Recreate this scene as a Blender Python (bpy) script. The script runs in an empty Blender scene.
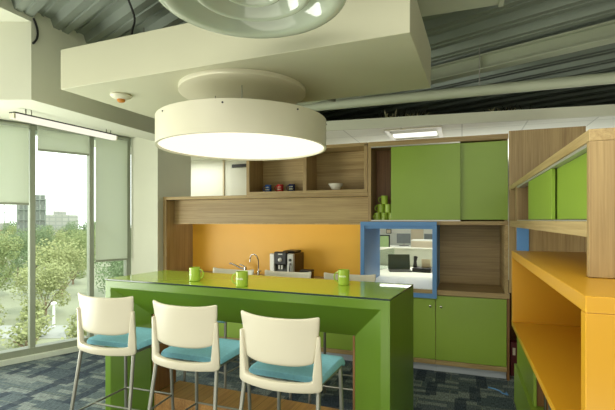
import bpy, bmesh, math, random
from mathutils import Vector, Matrix
R = math.radians
SC = bpy.context.scene
COL = SC.collection
rnd = random.Random(7)

# ------------------------------------------------------------------ camera, world, light, exposure
cam_d = bpy.data.cameras.new('camera')
cam = bpy.data.objects.new('camera', cam_d)
COL.objects.link(cam)
cam.location = (0, 0, 1.5)
cam.rotation_euler = (R(90), 0, R(19.98))
cam_d.sensor_width = 36
cam_d.lens = 36 * 425 / 615
cam_d.shift_y = 15 / 615
cam_d.clip_start = 0.02
cam_d.clip_end = 600
SC.camera = cam

SC.view_settings.view_transform = 'Standard'
SC.view_settings.look = 'None'
SC.view_settings.gamma = 1
SC.view_settings.use_curve_mapping = False
SC.view_settings.exposure = 0.08
SC.cycles.max_bounces = 10
SC.cycles.diffuse_bounces = 5
SC.cycles.transparent_max_bounces = 12
SC.cycles.sample_clamp_indirect = 6

world = bpy.data.worlds.new('sky')
SC.world = world
world.use_nodes = True
bg = world.node_tree.nodes['Background']
bg.inputs[0].default_value = (0.93, 1.0, 0.94, 1)
bg.inputs[1].default_value = 2.6

sun_d = bpy.data.lights.new('sun', 'SUN')
sun_d.energy = 3.6
sun_d.angle = R(2)
sun_d.color = (1, 0.96, 0.86)
sun = bpy.data.objects.new('sun', sun_d)
COL.objects.link(sun)
sun.rotation_euler = Vector((-0.75, 0.25, -0.75)).to_track_quat('-Z', 'Y').to_euler()


def area(name, loc, size, power, color=(1, 0.95, 0.8), aim=(0, 0, -1)):
    d = bpy.data.lights.new(name, 'AREA')
    d.shape = 'RECTANGLE'
    d.size, d.size_y = size
    d.energy = power
    d.color = color
    o = bpy.data.objects.new(name, d)
    COL.objects.link(o)
    o.location = loc
    o.rotation_euler = Vector(aim).to_track_quat('-Z', 'Y').to_euler()
    return o


area('rear_fill', (-0.8, -4.45, 1.15), (7.5, 1.9), 70, (1, 0.97, 0.86), (0, 1, 0.1))  # unseen fill before the closed rear wall, added for flat frontal light
area('overhead_fill', (0.6, -1.9, 2.95), (3.4, 2.0), 50, (1, 0.96, 0.84), (-0.1, 0.45, -0.9))  # added fill without a fixture, lighting the room from behind the camera
area('overhead_fill', (3.2, 1.6, 2.95), (1.2, 2.4), 18, (1, 0.96, 0.84), (-0.3, 0.1, -0.9))  # overhead fill added on the right side, no fixture above
area('overhead_fill', (-0.9, 0.35, 2.95), (3.6, 0.9), 80, (1, 0.97, 0.86), (0, 0.1, -1))  # downward fill added to brighten the stool seats and carpet
area('valance_fill', (-2.1, 4.62, 1.745), (2.2, 0.06), 5, (1, 0.95, 0.8), (0, 0.5, -1))  # fill added behind the valance to brighten the splashback
area('window_fill', (-4.95, 1.45, 1.0), (2.6, 1.7), 165, (0.98, 1, 0.9), (0.9, 0.12, 0.6))  # fill added inside the windows, tilted up to lift the ceiling box
area('floor_fill', (-1.0, 0.1, 0.12), (4.2, 1.2), 44, (1, 0.98, 0.82), (0, 0.3, 1))  # added upward fill for the underside of the ceiling box, no fixture
area('floor_fill', (2.6, 2.6, 0.4), (1.4, 2.6), 32, (1, 0.98, 0.86), (-0.2, 0.2, 1))  # second upward fill added on the right, nothing stands there
area('back_office_fill', (-0.2, 8.0, 2.44), (3.0, 3.0), 85, (1, 1, 0.94))  # unseen area light standing in for the office ceiling lighting
area('back_office_fill', (-1.4, 11.6, 2.44), (2.4, 1.2), 45, (1, 1, 0.94))  # added fill to lift the far office wall
area('back_office_fill', (-4.0, 5.4, 2.44), (0.8, 0.6), 10, (1, 1, 0.94))  # small unseen fill in front of the white partition wall
area('back_office_up_fill', (0.2, 6.6, 1.9), (3.5, 1.6), 50, (1, 1, 0.94), (0, -0.1, 1))  # upward fill added to brighten the office ceiling tiles


# ------------------------------------------------------------------ materials
def lin(c):
    return tuple(((x / 255) / 12.92 if x / 255 <= 0.04045 else ((x / 255 + 0.055) / 1.055) ** 2.4) for x in c)


def new_mat(name):
    m = bpy.data.materials.new(name)
    m.use_nodes = True
    nt = m.node_tree
    return m, nt, nt.nodes['Principled BSDF'], nt.nodes, nt.links


def paint(name, rgb, rough=0.5, var=0.06, scale=6.0, metal=0.0, coat=0.0, bump=0.0, bscale=200, spec=0.5):
    m, nt, b, N, L = new_mat(name)
    col = lin(rgb)
    tc = N.new('ShaderNodeTexCoord')
    no = N.new('ShaderNodeTexNoise')
    no.inputs['Scale'].default_value = scale
    no.inputs['Detail'].default_value = 3
    L.new(tc.outputs['Object'], no.inputs['Vector'])
    rp = N.new('ShaderNodeValToRGB')
    rp.color_ramp.elements[0].position = 0.3
    rp.color_ramp.elements[1].position = 0.7
    rp.color_ramp.elements[0].color = tuple(max(0, x * (1 - var)) for x in col) + (1,)
    rp.color_ramp.elements[1].color = tuple(min(1, x * (1 + var)) for x in col) + (1,)
    L.new(no.outputs['Fac'], rp.inputs['Fac'])
    L.new(rp.outputs['Color'], b.inputs['Base Color'])
    b.inputs['Roughness'].default_value = rough
    b.inputs['Metallic'].default_value = metal
    b.inputs['Coat Weight'].default_value = coat
    b.inputs['Coat Roughness'].default_value = 0.05
    b.inputs['Specular IOR Level'].default_value = spec
    if bump:
        n2 = N.new('ShaderNodeTexNoise')
        n2.inputs['Scale'].default_value = bscale
        L.new(tc.outputs['Object'], n2.inputs['Vector'])
        bp = N.new('ShaderNodeBump')
        bp.inputs['Strength'].default_value = bump
        bp.inputs['Distance'].default_value = 0.004
        L.new(n2.outputs['Fac'], bp.inputs['Height'])
        L.new(bp.outputs['Normal'], b.inputs['Normal'])
    return m


def wood(name, axis, light, dark, rough=0.45, planks=None):
    m, nt, b, N, L = new_mat(name)
    tc = N.new('ShaderNodeTexCoord')
    mp = N.new('ShaderNodeMapping')
    sc = [70, 70, 70]
    sc['XYZ'.index(axis)] = 1.6
    mp.inputs['Scale'].default_value = sc
    L.new(tc.outputs['Object'], mp.inputs['Vector'])
    n1 = N.new('ShaderNodeTexNoise')
    n1.inputs['Scale'].default_value = 1.0
    n1.inputs['Detail'].default_value = 5
    n1.inputs['Roughness'].default_value = 0.65
    n1.inputs['Distortion'].default_value = 0.4
    L.new(mp.outputs['Vector'], n1.inputs['Vector'])
    mp2 = N.new('ShaderNodeMapping')
    sc2 = [9, 9, 9]
    sc2['XYZ'.index(axis)] = 0.5
    mp2.inputs['Scale'].default_value = sc2
    L.new(tc.outputs['Object'], mp2.inputs['Vector'])
    n2 = N.new('ShaderNodeTexNoise')
    n2.inputs['Scale'].default_value = 1.0
    n2.inputs['Detail'].default_value = 3
    L.new(mp2.outputs['Vector'], n2.inputs['Vector'])
    mx = N.new('ShaderNodeMath')
    mx.operation = 'MULTIPLY_ADD'
    mx.inputs[1].default_value = 0.6
    L.new(n1.outputs['Fac'], mx.inputs[0])
    h = N.new('ShaderNodeMath')
    h.operation = 'MULTIPLY'
    h.inputs[1].default_value = 0.4
    L.new(n2.outputs['Fac'], h.inputs[0])
    L.new(h.outputs[0], mx.inputs[2])
    rp = N.new('ShaderNodeValToRGB')
    rp.color_ramp.elements[0].position = 0.36
    rp.color_ramp.elements[1].position = 0.62
    rp.color_ramp.elements[0].color = lin(dark) + (1,)
    rp.color_ramp.elements[1].color = lin(light) + (1,)
    L.new(mx.outputs[0], rp.inputs['Fac'])
    out = rp.outputs['Color']
    if planks:
        br = N.new('ShaderNodeTexBrick')
        br.inputs['Scale'].default_value = 1
        br.inputs['Brick Width'].default_value = planks[0]
        br.inputs['Row Height'].default_value = planks[1]
        br.inputs['Mortar Size'].default_value = 0.002
        br.inputs['Color1'].default_value = (1, 1, 1, 1)
        br.inputs['Color2'].default_value = (0.75, 0.75, 0.75, 1)
        br.inputs['Mortar'].default_value = (0.35, 0.3, 0.25, 1)
        L.new(tc.outputs['Object'], br.inputs['Vector'])
        mm = N.new('ShaderNodeMixRGB')
        mm.blend_type = 'MULTIPLY'
        mm.inputs['Fac'].default_value = 1
        L.new(out, mm.inputs['Color1'])
        L.new(br.outputs['Color'], mm.inputs['Color2'])
        out = mm.outputs['Color']
    L.new(out, b.inputs['Base Color'])
    b.inputs['Roughness'].default_value = rough
    return m


def emit(name, rgb, strength):
    m = bpy.data.materials.new(name)
    m.use_nodes = True
    nt = m.node_tree
    nt.nodes.clear()
    e = nt.nodes.new('ShaderNodeEmission')
    e.inputs[0].default_value = rgb + (1,)
    e.inputs[1].default_value = strength
    o = nt.nodes.new('ShaderNodeOutputMaterial')
    nt.links.new(e.outputs[0], o.inputs[0])
    return m


def glass_mat(name, tint, gloss):
    m = bpy.data.materials.new(name)
    m.use_nodes = True
    nt = m.node_tree
    nt.nodes.clear()
    t = nt.nodes.new('ShaderNodeBsdfTransparent')
    t.inputs[0].default_value = tint + (1,)
    g = nt.nodes.new('ShaderNodeBsdfGlossy')
    g.inputs['Roughness'].default_value = 0.02
    lw = nt.nodes.new('ShaderNodeLayerWeight')
    lw.inputs[0].default_value = 0.25
    ml = nt.nodes.new('ShaderNodeMath')
    ml.operation = 'MULTIPLY_ADD'
    ml.inputs[1].default_value = 0.5
    ml.inputs[2].default_value = gloss
    nt.links.new(lw.outputs['Fresnel'], ml.inputs[0])
    x = nt.nodes.new('ShaderNodeMixShader')
    nt.links.new(ml.outputs[0], x.inputs[0])
    nt.links.new(t.outputs[0], x.inputs[1])
    nt.links.new(g.outputs[0], x.inputs[2])
    o = nt.nodes.new('ShaderNodeOutputMaterial')
    nt.links.new(x.outputs[0], o.inputs[0])
    return m


def cloth_mat(name, rgb, trans, clear, weave=900):
    m = bpy.data.materials.new(name)
    m.use_nodes = True
    nt = m.node_tree
    N, L = nt.nodes, nt.links
    N.clear()
    tc = N.new('ShaderNodeTexCoord')
    no = N.new('ShaderNodeTexNoise')
    no.inputs['Scale'].default_value = weave
    L.new(tc.outputs['Object'], no.inputs['Vector'])
    rp = N.new('ShaderNodeValToRGB')
    c = lin(rgb)
    rp.color_ramp.elements[0].color = tuple(x * 0.9 for x in c) + (1,)
    rp.color_ramp.elements[1].color = c + (1,)
    L.new(no.outputs['Fac'], rp.inputs['Fac'])
    d = N.new('ShaderNodeBsdfDiffuse')
    t = N.new('ShaderNodeBsdfTranslucent')
    L.new(rp.outputs['Color'], d.inputs[0])
    L.new(rp.outputs['Color'], t.inputs[0])
    x = N.new('ShaderNodeMixShader')
    x.inputs[0].default_value = trans
    L.new(d.outputs[0], x.inputs[1])
    L.new(t.outputs[0], x.inputs[2])
    tr = N.new('ShaderNodeBsdfTransparent')
    y = N.new('ShaderNodeMixShader')
    y.inputs[0].default_value = clear
    L.new(x.outputs[0], y.inputs[1])
    L.new(tr.outputs[0], y.inputs[2])
    o = N.new('ShaderNodeOutputMaterial')
    L.new(y.outputs[0], o.inputs[0])
    return m


def carpet_mat():
    m, nt, b, N, L = new_mat('carpet_tile')
    tc = N.new('ShaderNodeTexCoord')

    def brick(w, h, off, shift, c1, c2, rot=0.0, bias=0.0, mortar=0.0, mc=(0, 0, 0, 1)):
        mp = N.new('ShaderNodeMapping')
        mp.inputs['Location'].default_value = shift
        mp.inputs['Rotation'].default_value = (0, 0, rot)
        L.new(tc.outputs['Object'], mp.inputs['Vector'])
        br = N.new('ShaderNodeTexBrick')
        br.offset = off
        br.inputs['Scale'].default_value = 1
        br.inputs['Brick Width'].default_value = w
        br.inputs['Row Height'].default_value = h
        br.inputs['Mortar Size'].default_value = mortar
        br.inputs['Bias'].default_value = bias
        br.inputs['Color1'].default_value = c1
        br.inputs['Color2'].default_value = c2
        br.inputs['Mortar'].default_value = mc
        L.new(mp.outputs['Vector'], br.inputs['Vector'])
        return br.outputs['Color']
    W = (1, 1, 1, 1)
    K = (0, 0, 0, 1)
    base = brick(0.5, 0.25, 0.5, (0.1, 0.05, 0), lin((80, 91, 100)) + (1,), lin((104, 115, 120)) + (1,), 0, 0, 0.004, lin((120, 128, 120)) + (1,))
    patch = brick(0.23, 0.06, 0.37, (0.03, 0.02, 0), K, W, 0, -0.12)
    patch2 = brick(0.09, 0.3, 0.3, (0.3, 0.11, 0), K, W, 0, -0.1)
    mx1 = N.new('ShaderNodeMixRGB')
    rp1 = N.new('ShaderNodeValToRGB')
    rp1.color_ramp.elements[0].position = 0.55
    rp1.color_ramp.elements[1].position = 0.6
    rp1.color_ramp.elements[1].color = (0.75, 0.75, 0.75, 1)
    L.new(patch, rp1.inputs['Fac'])
    L.new(rp1.outputs['Color'], mx1.inputs['Fac'])
    L.new(base, mx1.inputs['Color1'])
    mx1.inputs['Color2'].default_value = lin((138, 146, 144)) + (1,)
    mx2 = N.new('ShaderNodeMixRGB')
    rp2 = N.new('ShaderNodeValToRGB')
    rp2.color_ramp.elements[0].position = 0.58
    rp2.color_ramp.elements[1].position = 0.63
    rp2.color_ramp.elements[1].color = (0.8, 0.8, 0.8, 1)
    L.new(patch2, rp2.inputs['Fac'])
    L.new(rp2.outputs['Color'], mx2.inputs['Fac'])
    L.new(mx1.outputs['Color'], mx2.inputs['Color1'])
    mx2.inputs['Color2'].default_value = lin((56, 65, 80)) + (1,)
    no = N.new('ShaderNodeTexNoise')
    mpn = N.new('ShaderNodeMapping')
    mpn.inputs['Scale'].default_value = (160, 25, 40)
    L.new(tc.outputs['Object'], mpn.inputs['Vector'])
    L.new(mpn.outputs['Vector'], no.inputs['Vector'])
    no.inputs['Scale'].default_value = 1
    no.inputs['Detail'].default_value = 4
    rp3 = N.new('ShaderNodeValToRGB')
    rp3.color_ramp.elements[0].position = 0.3
    rp3.color_ramp.elements[1].position = 0.7
    rp3.color_ramp.elements[0].color = (0.4, 0.4, 0.44, 1)
    rp3.color_ramp.elements[1].color = (1.5, 1.5, 1.45, 1)
    L.new(no.outputs['Fac'], rp3.inputs['Fac'])
    ml = N.new('ShaderNodeMixRGB')
    ml.blend_type = 'MULTIPLY'
    ml.inputs['Fac'].default_value = 1
    L.new(mx2.outputs['Color'], ml.inputs['Color1'])
    L.new(rp3.outputs['Color'], ml.inputs['Color2'])
    L.new(ml.outputs['Color'], b.inputs['Base Color'])
    b.inputs['Roughness'].default_value = 0.95
    b.inputs['Specular IOR Level'].default_value = 0.1
    return m


def tile_mat():
    m, nt, b, N, L = new_mat('ceiling_tile')
    tc = N.new('ShaderNodeTexCoord')
    br = N.new('ShaderNodeTexBrick')
    br.offset = 0
    br.inputs['Scale'].default_value = 1
    br.inputs['Brick Width'].default_value = 0.61
    br.inputs['Row Height'].default_value = 0.61
    br.inputs['Mortar Size'].default_value = 0.008
    br.inputs['Color1'].default_value = lin((232, 234, 220)) + (1,)
    br.inputs['Color2'].default_value = lin((228, 230, 216)) + (1,)
    br.inputs['Mortar'].default_value = lin((204, 206, 192)) + (1,)
    L.new(tc.outputs['Object'], br.inputs['Vector'])
    L.new(br.outputs['Color'], b.inputs['Base Color'])
    b.inputs['Roughness'].default_value = 0.9
    return m


def bands_mat(name, c1, c2, w, h):
    m, nt, b, N, L = new_mat(name)
    tc = N.new('ShaderNodeTexCoord')
    mp = N.new('ShaderNodeMapping')
    mp.inputs['Rotation'].default_value = (R(90), 0, 0)
    L.new(tc.outputs['Object'], mp.inputs['Vector'])
    br = N.new('ShaderNodeTexBrick')
    br.offset = 0
    br.inputs['Scale'].default_value = 1
    br.inputs['Brick Width'].default_value = w
    br.inputs['Row Height'].default_value = h
    br.inputs['Mortar Size'].default_value = h * 0.16
    br.inputs['Color1'].default_value = lin(c1) + (1,)
    br.inputs['Color2'].default_value = lin(tuple(x * 0.94 for x in c1)) + (1,)
    br.inputs['Mortar'].default_value = lin(c2) + (1,)
    L.new(mp.outputs['Vector'], br.inputs['Vector'])
    L.new(br.outputs['Color'], b.inputs['Base Color'])
    b.inputs['Roughness'].default_value = 0.9
    return m


M = {}
M['white'] = paint('white_paint', (204, 205, 184), 0.65, 0.02, 3)
M['box'] = paint('soffit_paint', (188, 187, 160), 0.6, 0.02, 2)
M['lamp_white'] = paint('lamp_enamel', (206, 202, 178), 0.4, 0.02, 3)
M['green'] = paint('green_laminate', (134, 162, 56), 0.38, 0.03, 2.5)
M['green_bar'] = paint('green_lacquer', (96, 128, 34), 0.32, 0.03, 2)
M['green_top'] = paint('green_back_painted_glass', (158, 186, 56), 0.03, 0.02, 2, spec=0.45)
M['glass_edge'] = paint('dark_glass_edge', (52, 66, 60), 0.1, 0.05, 8)
M['orange'] = paint('orange_paint', (222, 168, 50), 0.45, 0.03, 2)
M['orange2'] = paint('orange_laminate', (202, 150, 36), 0.3, 0.02, 2)
M['blue'] = paint('blue_laminate', (92, 142, 196), 0.4, 0.03, 3)
M['woodx'] = wood('oak_grain_across', 'X', (184, 160, 110), (140, 114, 70))
M['woodz'] = wood('oak_grain_upright', 'Z', (178, 152, 104), (136, 110, 70))
M['woody'] = wood('oak_grain_along', 'Y', (196, 172, 122), (156, 130, 84))
M['plankwood'] = wood('oak_plank', 'Y', (196, 148, 88), (150, 106, 56), 0.4, (0.14, 2.0))
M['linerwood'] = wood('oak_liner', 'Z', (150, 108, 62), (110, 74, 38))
M['stone'] = paint('pale_worktop', (190, 176, 146), 0.3, 0.08, 40)
M['plastic'] = paint('ivory_plastic', (196, 190, 168), 0.38, 0.015, 4)
M['seat'] = paint('turquoise_fabric', (130, 192, 210), 0.8, 0.06, 60, bump=0.3, bscale=500)
M['steel'] = paint('grey_powder_coat', (142, 142, 132), 0.35, 0.04, 10, metal=0.6)
M['chrome'] = paint('chrome', (200, 200, 196), 0.12, 0.02, 10, metal=1)
M['deck'] = paint('galvanised_deck', (138, 146, 134), 0.5, 0.12, 1.2, metal=0.55)
M['beam'] = paint('pale_green_primer', (176, 182, 158), 0.55, 0.05, 3)
M['dark'] = paint('black_plastic', (22, 22, 20), 0.4, 0.1, 10)
M['darkgrey'] = paint('dark_grey_plastic', (64, 66, 60), 0.4, 0.05, 10)
M['screen'] = paint('monitor_screen', (70, 78, 62), 0.15, 0.08, 8)
M['monitor'] = paint('grey_monitor', (104, 110, 108), 0.3, 0.05, 10)
M['silver'] = paint('silver_plastic', (190, 188, 180), 0.3, 0.03, 10, metal=0.4)
M['brown'] = paint('dark_brown_gloss', (60, 34, 18), 0.18, 0.1, 8)
M['mug'] = paint('lime_glaze', (160, 188, 66), 0.12, 0.03, 20)
M['mug_blue'] = paint('blue_glaze', (40, 82, 150), 0.12, 0.05, 20)
M['mug_red'] = paint('red_glaze', (190, 52, 52), 0.12, 0.05, 20)
M['mug_navy'] = paint('navy_glaze', (26, 40, 84), 0.12, 0.05, 20)
M['porcelain'] = paint('white_porcelain', (228, 224, 208), 0.2, 0.02, 20)
M['print'] = paint('white_print', (226, 228, 200), 0.5, 0.02, 20)
M['frame'] = paint('window_aluminium', (148, 154, 136), 0.4, 0.03, 4)
M['sill'] = paint('sill_white', (214, 220, 206), 0.4, 0.02, 4)
M['amber'] = paint('amber_lens', (186, 120, 48), 0.2, 0.05, 10)
M['cable'] = paint('black_cable', (18, 18, 16), 0.5, 0.1, 10)
M['cord'] = paint('grey_cord', (150, 150, 140), 0.5, 0.1, 10)
M['skirt'] = paint('grey_skirting', (184, 190, 196), 0.35, 0.04, 4)
M['straw'] = paint('dry_strand', (216, 206, 160), 0.7, 0.3, 30)
M['straw_dark'] = paint('dark_strand', (46, 44, 28), 0.7, 0.3, 30)
M['paper'] = paint('paper_edge', (214, 204, 176), 0.7, 0.05, 200)
M['book_a'] = paint('dark_book_cloth', (60, 44, 34), 0.6, 0.1, 40)
M['book_b'] = paint('grey_book_cloth', (120, 118, 108), 0.6, 0.1, 40)
M['book_c'] = paint('tan_book_cloth', (150, 96, 44), 0.6, 0.1, 40)
M['red'] = paint('red_binder', (84, 16, 18), 0.5, 0.1, 30)
M['office_white'] = paint('office_white', (226, 228, 214), 0.5, 0.02, 3)
M['office_grey'] = paint('office_panel', (202, 206, 192), 0.6, 0.04, 3)
M['beige'] = paint('beige_panel', (206, 194, 164), 0.6, 0.04, 3)
M['chairgreen'] = paint('pale_green_mesh', (150, 176, 116), 0.7, 0.05, 30)
M['carpet'] = carpet_mat()
M['tile'] = tile_mat()
M['glass'] = glass_mat('window_glass', (0.93, 0.97, 0.94), 0.03)
M['pane'] = glass_mat('partition_glass', (0.9, 0.96, 0.92), 0.08)
M['blind'] = cloth_mat('blind_cloth', (236, 240, 226), 0.6, 0.13)
M['diffuser'] = emit('lamp_diffuser', (1.0, 0.95, 0.74), 1.25)
M['tube'] = emit('linear_diffuser', (1.0, 0.96, 0.78), 1.0)
M['troffer'] = emit('troffer_tube', (1.0, 0.99, 0.92), 1.3)
M['leaf'] = cloth_mat('leaf_green', (146, 158, 112), 0.35, 0.0, 3)  # leaf tones paled to put the outdoor haze into the colour
M['leaf2'] = cloth_mat('leaf_olive', (166, 172, 126), 0.35, 0.0, 3)
M['leaf3'] = cloth_mat('leaf_dull', (124, 142, 108), 0.35, 0.0, 3)
M['bark'] = paint('bark', (120, 104, 84), 0.9, 0.2, 12)
M['ground'] = paint('pale_ground', (134, 138, 116), 0.9, 0.12, 0.15)
M['asphalt'] = paint('asphalt', (150, 152, 148), 0.9, 0.06, 0.4)
M['lattice'] = paint('grey_lattice', (112, 120, 112), 0.6, 0.06, 2)
M['latticepanel'] = bands_mat('billboard_backing', (140, 146, 138), (100, 106, 100), 0.7, 1.5)
M['brick'] = bands_mat('pink_facade', (170, 126, 112), (150, 112, 102), 2.6, 1.6)
M['city'] = bands_mat('pale_facade', (150, 152, 144), (130, 134, 128), 2.2, 1.5)
M['carpaint'] = paint('white_car_paint', (226, 228, 226), 0.2, 0.02, 3)
M['carglass'] = paint('car_window', (50, 58, 60), 0.1, 0.02, 3)


def ringshade_mat():
    m, nt, b, N, L = new_mat('milky_acrylic')
    b.inputs['Base Color'].default_value = lin((176, 184, 164)) + (1,)
    b.inputs['Roughness'].default_value = 0.08
    b.inputs['Transmission Weight'].default_value = 0.0
    b.inputs['IOR'].default_value = 1.3
    b.inputs['Coat Weight'].default_value = 0.6
    return m


M['milky'] = ringshade_mat()


# ------------------------------------------------------------------ mesh helpers
class MB:
    def __init__(self):
        self.bm = bmesh.new()
        self.mi = 0

    def _f(self, vs):
        try:
            f = self.bm.faces.new(vs)
            f.material_index = self.mi
            return f
        except ValueError:
            return None

    def box(self, x0, x1, y0, y1, z0, z1):
        v = [self.bm.verts.new((x, y, z)) for z in (z0, z1) for y in (y0, y1) for x in (x0, x1)]
        for q in ((0, 2, 3, 1), (4, 5, 7, 6), (0, 1, 5, 4), (2, 6, 7, 3), (0, 4, 6, 2), (1, 3, 7, 5)):
            self._f([v[i] for i in q])
        return self

    def prism(self, poly, z0, z1):
        a = [self.bm.verts.new((x, y, z0)) for x, y in poly]
        b = [self.bm.verts.new((x, y, z1)) for x, y in poly]
        n = len(poly)
        self._f(list(reversed(a)))
        self._f(b)
        for i in range(n):
            self._f([a[i], a[(i + 1) % n], b[(i + 1) % n], b[i]])
        return self

    def bar(self, p0, p1, w, h):
        """rectangular bar from p0 to p1, w across (horizontal), h upright"""
        p0, p1 = Vector(p0), Vector(p1)
        d = (p1 - p0).normalized()
        up = Vector((0, 0, 1)) if abs(d.z) < 0.95 else Vector((0, 1, 0))
        s = d.cross(up).normalized()
        u = s.cross(d).normalized()
        v = []
        for p in (p0, p1):
            for a, b in ((-1, -1), (1, -1), (1, 1), (-1, 1)):
                v.append(self.bm.verts.new(p + s * a * w / 2 + u * b * h / 2))
        self._f(v[0:4][::-1])
        self._f(v[4:8])
        for i in range(4):
            self._f([v[i], v[(i + 1) % 4], v[4 + (i + 1) % 4], v[4 + i]])
        return self

    def tube(self, pts, r, n=10, caps=True):
        pts = [Vector(p) for p in pts]
        rs = r if isinstance(r, (list, tuple)) else [r] * len(pts)
        rings = []
        prev = None
        for i, p in enumerate(pts):
            if i == 0:
                d = pts[1] - p
            elif i == len(pts) - 1:
                d = p - pts[i - 1]
            else:
                d = (pts[i + 1] - p).normalized() + (p - pts[i - 1]).normalized()
            d.normalize()
            if prev is None:
                ref = Vector((0, 0, 1)) if abs(d.z) < 0.9 else Vector((1, 0, 0))
                s = d.cross(ref).normalized()
            else:
                s = (prev - d * prev.dot(d)).normalized()
            prev = s
            u = d.cross(s)
            rings.append([self.bm.verts.new(p + (s * math.cos(2 * math.pi * k / n) + u * math.sin(2 * math.pi * k / n)) * rs[i]) for k in range(n)])
        for a, b in zip(rings, rings[1:]):
            for k in range(n):
                self._f([a[k], a[(k + 1) % n], b[(k + 1) % n], b[k]])
        if caps:
            self._f(rings[0][::-1])
            self._f(rings[-1])
        return self

    def lathe(self, prof, n=32, c=(0, 0, 0)):
        rings = []
        for r, z in prof:
            if r < 1e-6:
                rings.append([self.bm.verts.new((c[0], c[1], c[2] + z))])
            else:
                rings.append([self.bm.verts.new((c[0] + r * math.cos(2 * math.pi * k / n), c[1] + r * math.sin(2 * math.pi * k / n), c[2] + z)) for k in range(n)])
        for a, b in zip(rings, rings[1:]):
            for k in range(n):
                k2 = (k + 1) % n
                if len(a) == 1 and len(b) == 1:
                    continue
                if len(a) == 1:
                    self._f([a[0], b[k2], b[k]])
                elif len(b) == 1:
                    self._f([a[k], a[k2], b[0]])
                else:
                    self._f([a[k], a[k2], b[k2], b[k]])
        return self

    def build(self, name, mat, parent=None, bevel=0.0, smooth=False, loc=None, normals=True, label=None):
        if normals:
            bmesh.ops.recalc_face_normals(self.bm, faces=self.bm.faces[:])
        me = bpy.data.meshes.new(name)
        self.bm.to_mesh(me)
        self.bm.free()
        for m in (mat if isinstance(mat, (list, tuple)) else [mat]):
            me.materials.append(m)
        o = bpy.data.objects.new(name, me)
        COL.objects.link(o)
        if parent:
            o.parent = parent
        if loc:
            o.location = loc
        if smooth:
            for p in me.polygons:
                p.use_smooth = True
            if smooth != 'all':
                me.set_sharp_from_angle(angle=R(40))
        if bevel:
            b = o.modifiers.new('edge', 'BEVEL')
            b.width = bevel
            b.segments = 2
            b.limit_method = 'ANGLE'
        if label:
            o['label'] = label
        return o


def bx(name, mat, parent, *boxes, bevel=0.0015, label=None):
    m = MB()
    for b in boxes:
        m.box(*b)
    return m.build(name, mat, parent, bevel=bevel, label=label)


def thing(name, label, cat, loc=(0, 0, 0), rotz=0.0, group=None):
    o = bpy.data.objects.new(name, None)
    o.empty_display_size = 0.1
    COL.objects.link(o)
    o.location = loc
    o.rotation_euler = (0, 0, rotz)
    return tag(o, label, cat, group)


def tag(o, label, cat, group=None):
    o['label'] = label
    o['category'] = cat
    if group:
        o['group'] = group
    return o


def struct(o):
    o['kind'] = 'structure'
    return o


def copy_tree(o, parent=None, loc=None, rotz=None, label=None):
    kids = [c for c in COL.objects if c.parent == o]
    c = o.copy()
    COL.objects.link(c)
    if parent:
        c.parent = parent
    for k in kids:
        copy_tree(k, c)
    if loc is not None:
        c.location = loc
    if rotz is not None:
        c.rotation_euler = (0, 0, rotz)
    if label:
        c['label'] = label
    return c


# ------------------------------------------------------------------ room shell
WD = Vector((-0.432, -0.902, 0))            # along the window wall, towards the viewer's side
WE = Vector((-3.90, 4.253, 0))              # its far end
WN = Vector((0.902, -0.432, 0))             # its inward normal


def W(t, n=0.0, z=0.0):
    p = WE + WD * t + WN * n
    return Vector((p.x, p.y, z))


wp = W(8.6)
rear = -4.6
bound = [(wp.x, rear), (5.0, rear), (5.0, 14.0), (-5.0, 14.0), (-5.0, 5.95), (-3.9, 4.93), (-3.9, 4.253), (wp.x, wp.y)]
struct(MB().prism(bound, -0.3, 0.0).build('floor', M['carpet']))
struct(MB().box(wp.x - 1.5, 5.3, rear - 0.3, 14.3, 3.42, 3.6).build('roof', M['white']))
struct(MB().box(5.0, 5.15, rear, 14.0, -0.3, 3.42).build('wall_right', M['white']))
struct(MB().box(wp.x - 0.2, 5.15, rear - 0.15, rear, -0.3, 3.42).build('wall_rear', M['white']))
struct(MB().box(wp.x - 0.2, wp.x, rear, wp.y + 0.15, -0.3, 3.42).build('wall_corner', M['white']))
struct(MB().box(-5.45, 5.15, 14.0, 14.15, -0.3, 3.42).build('wall_back', M['office_white']))
struct(MB().prism([(-3.9, 4.93), (-5.0, 5.95), (-5.0, 14.0), (-5.12, 14.0), (-5.12, 5.9), (-3.95, 4.82)], -0.3, 3.42).build('wall_office', M['office_white']))
# column between the windows and the kitchen unit
struct(MB().box(-3.9, -3.4935, 4.253, 4.93, 0.0, 3.42).build('trim_1', M['white']))
# wall above the window band
a, b = W(0.0, 0.0), W(8.7, 0.0)
struct(MB().prism([(a.x, a.y), (a.x - 0.3, a.y + 0.14), (b.x - 0.3, b.y + 0.14), (b.x, b.y)], 2.54, 3.42).build('wall_left', M['white']))
# drywall bulkhead along the windows, with the deck's flutes let into its top
struct(MB().prism([(-3.163, 2.383), (-3.163, 4.245), (-3.46, 4.245), (-3.46, 2.53), (-4.94, 1.998), (-4.99, 1.73)], 2.44, 3.40).build('wall_bulkhead', M['white']))
struct(MB().prism([(-3.163, 2.382), (-4.99, 1.729), (wp.x, wp.y), (wp.x, rear), (-3.163, rear)], 3.05, 3.41).build('wall_soffit', M['white']))
struct(MB().prism([(-3.461, 2.615), (-3.461, 4.25), (-3.92, 4.25), (-4.95, 2.08)], 2.53, 2.6).build('ceiling', M['white']))
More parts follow.
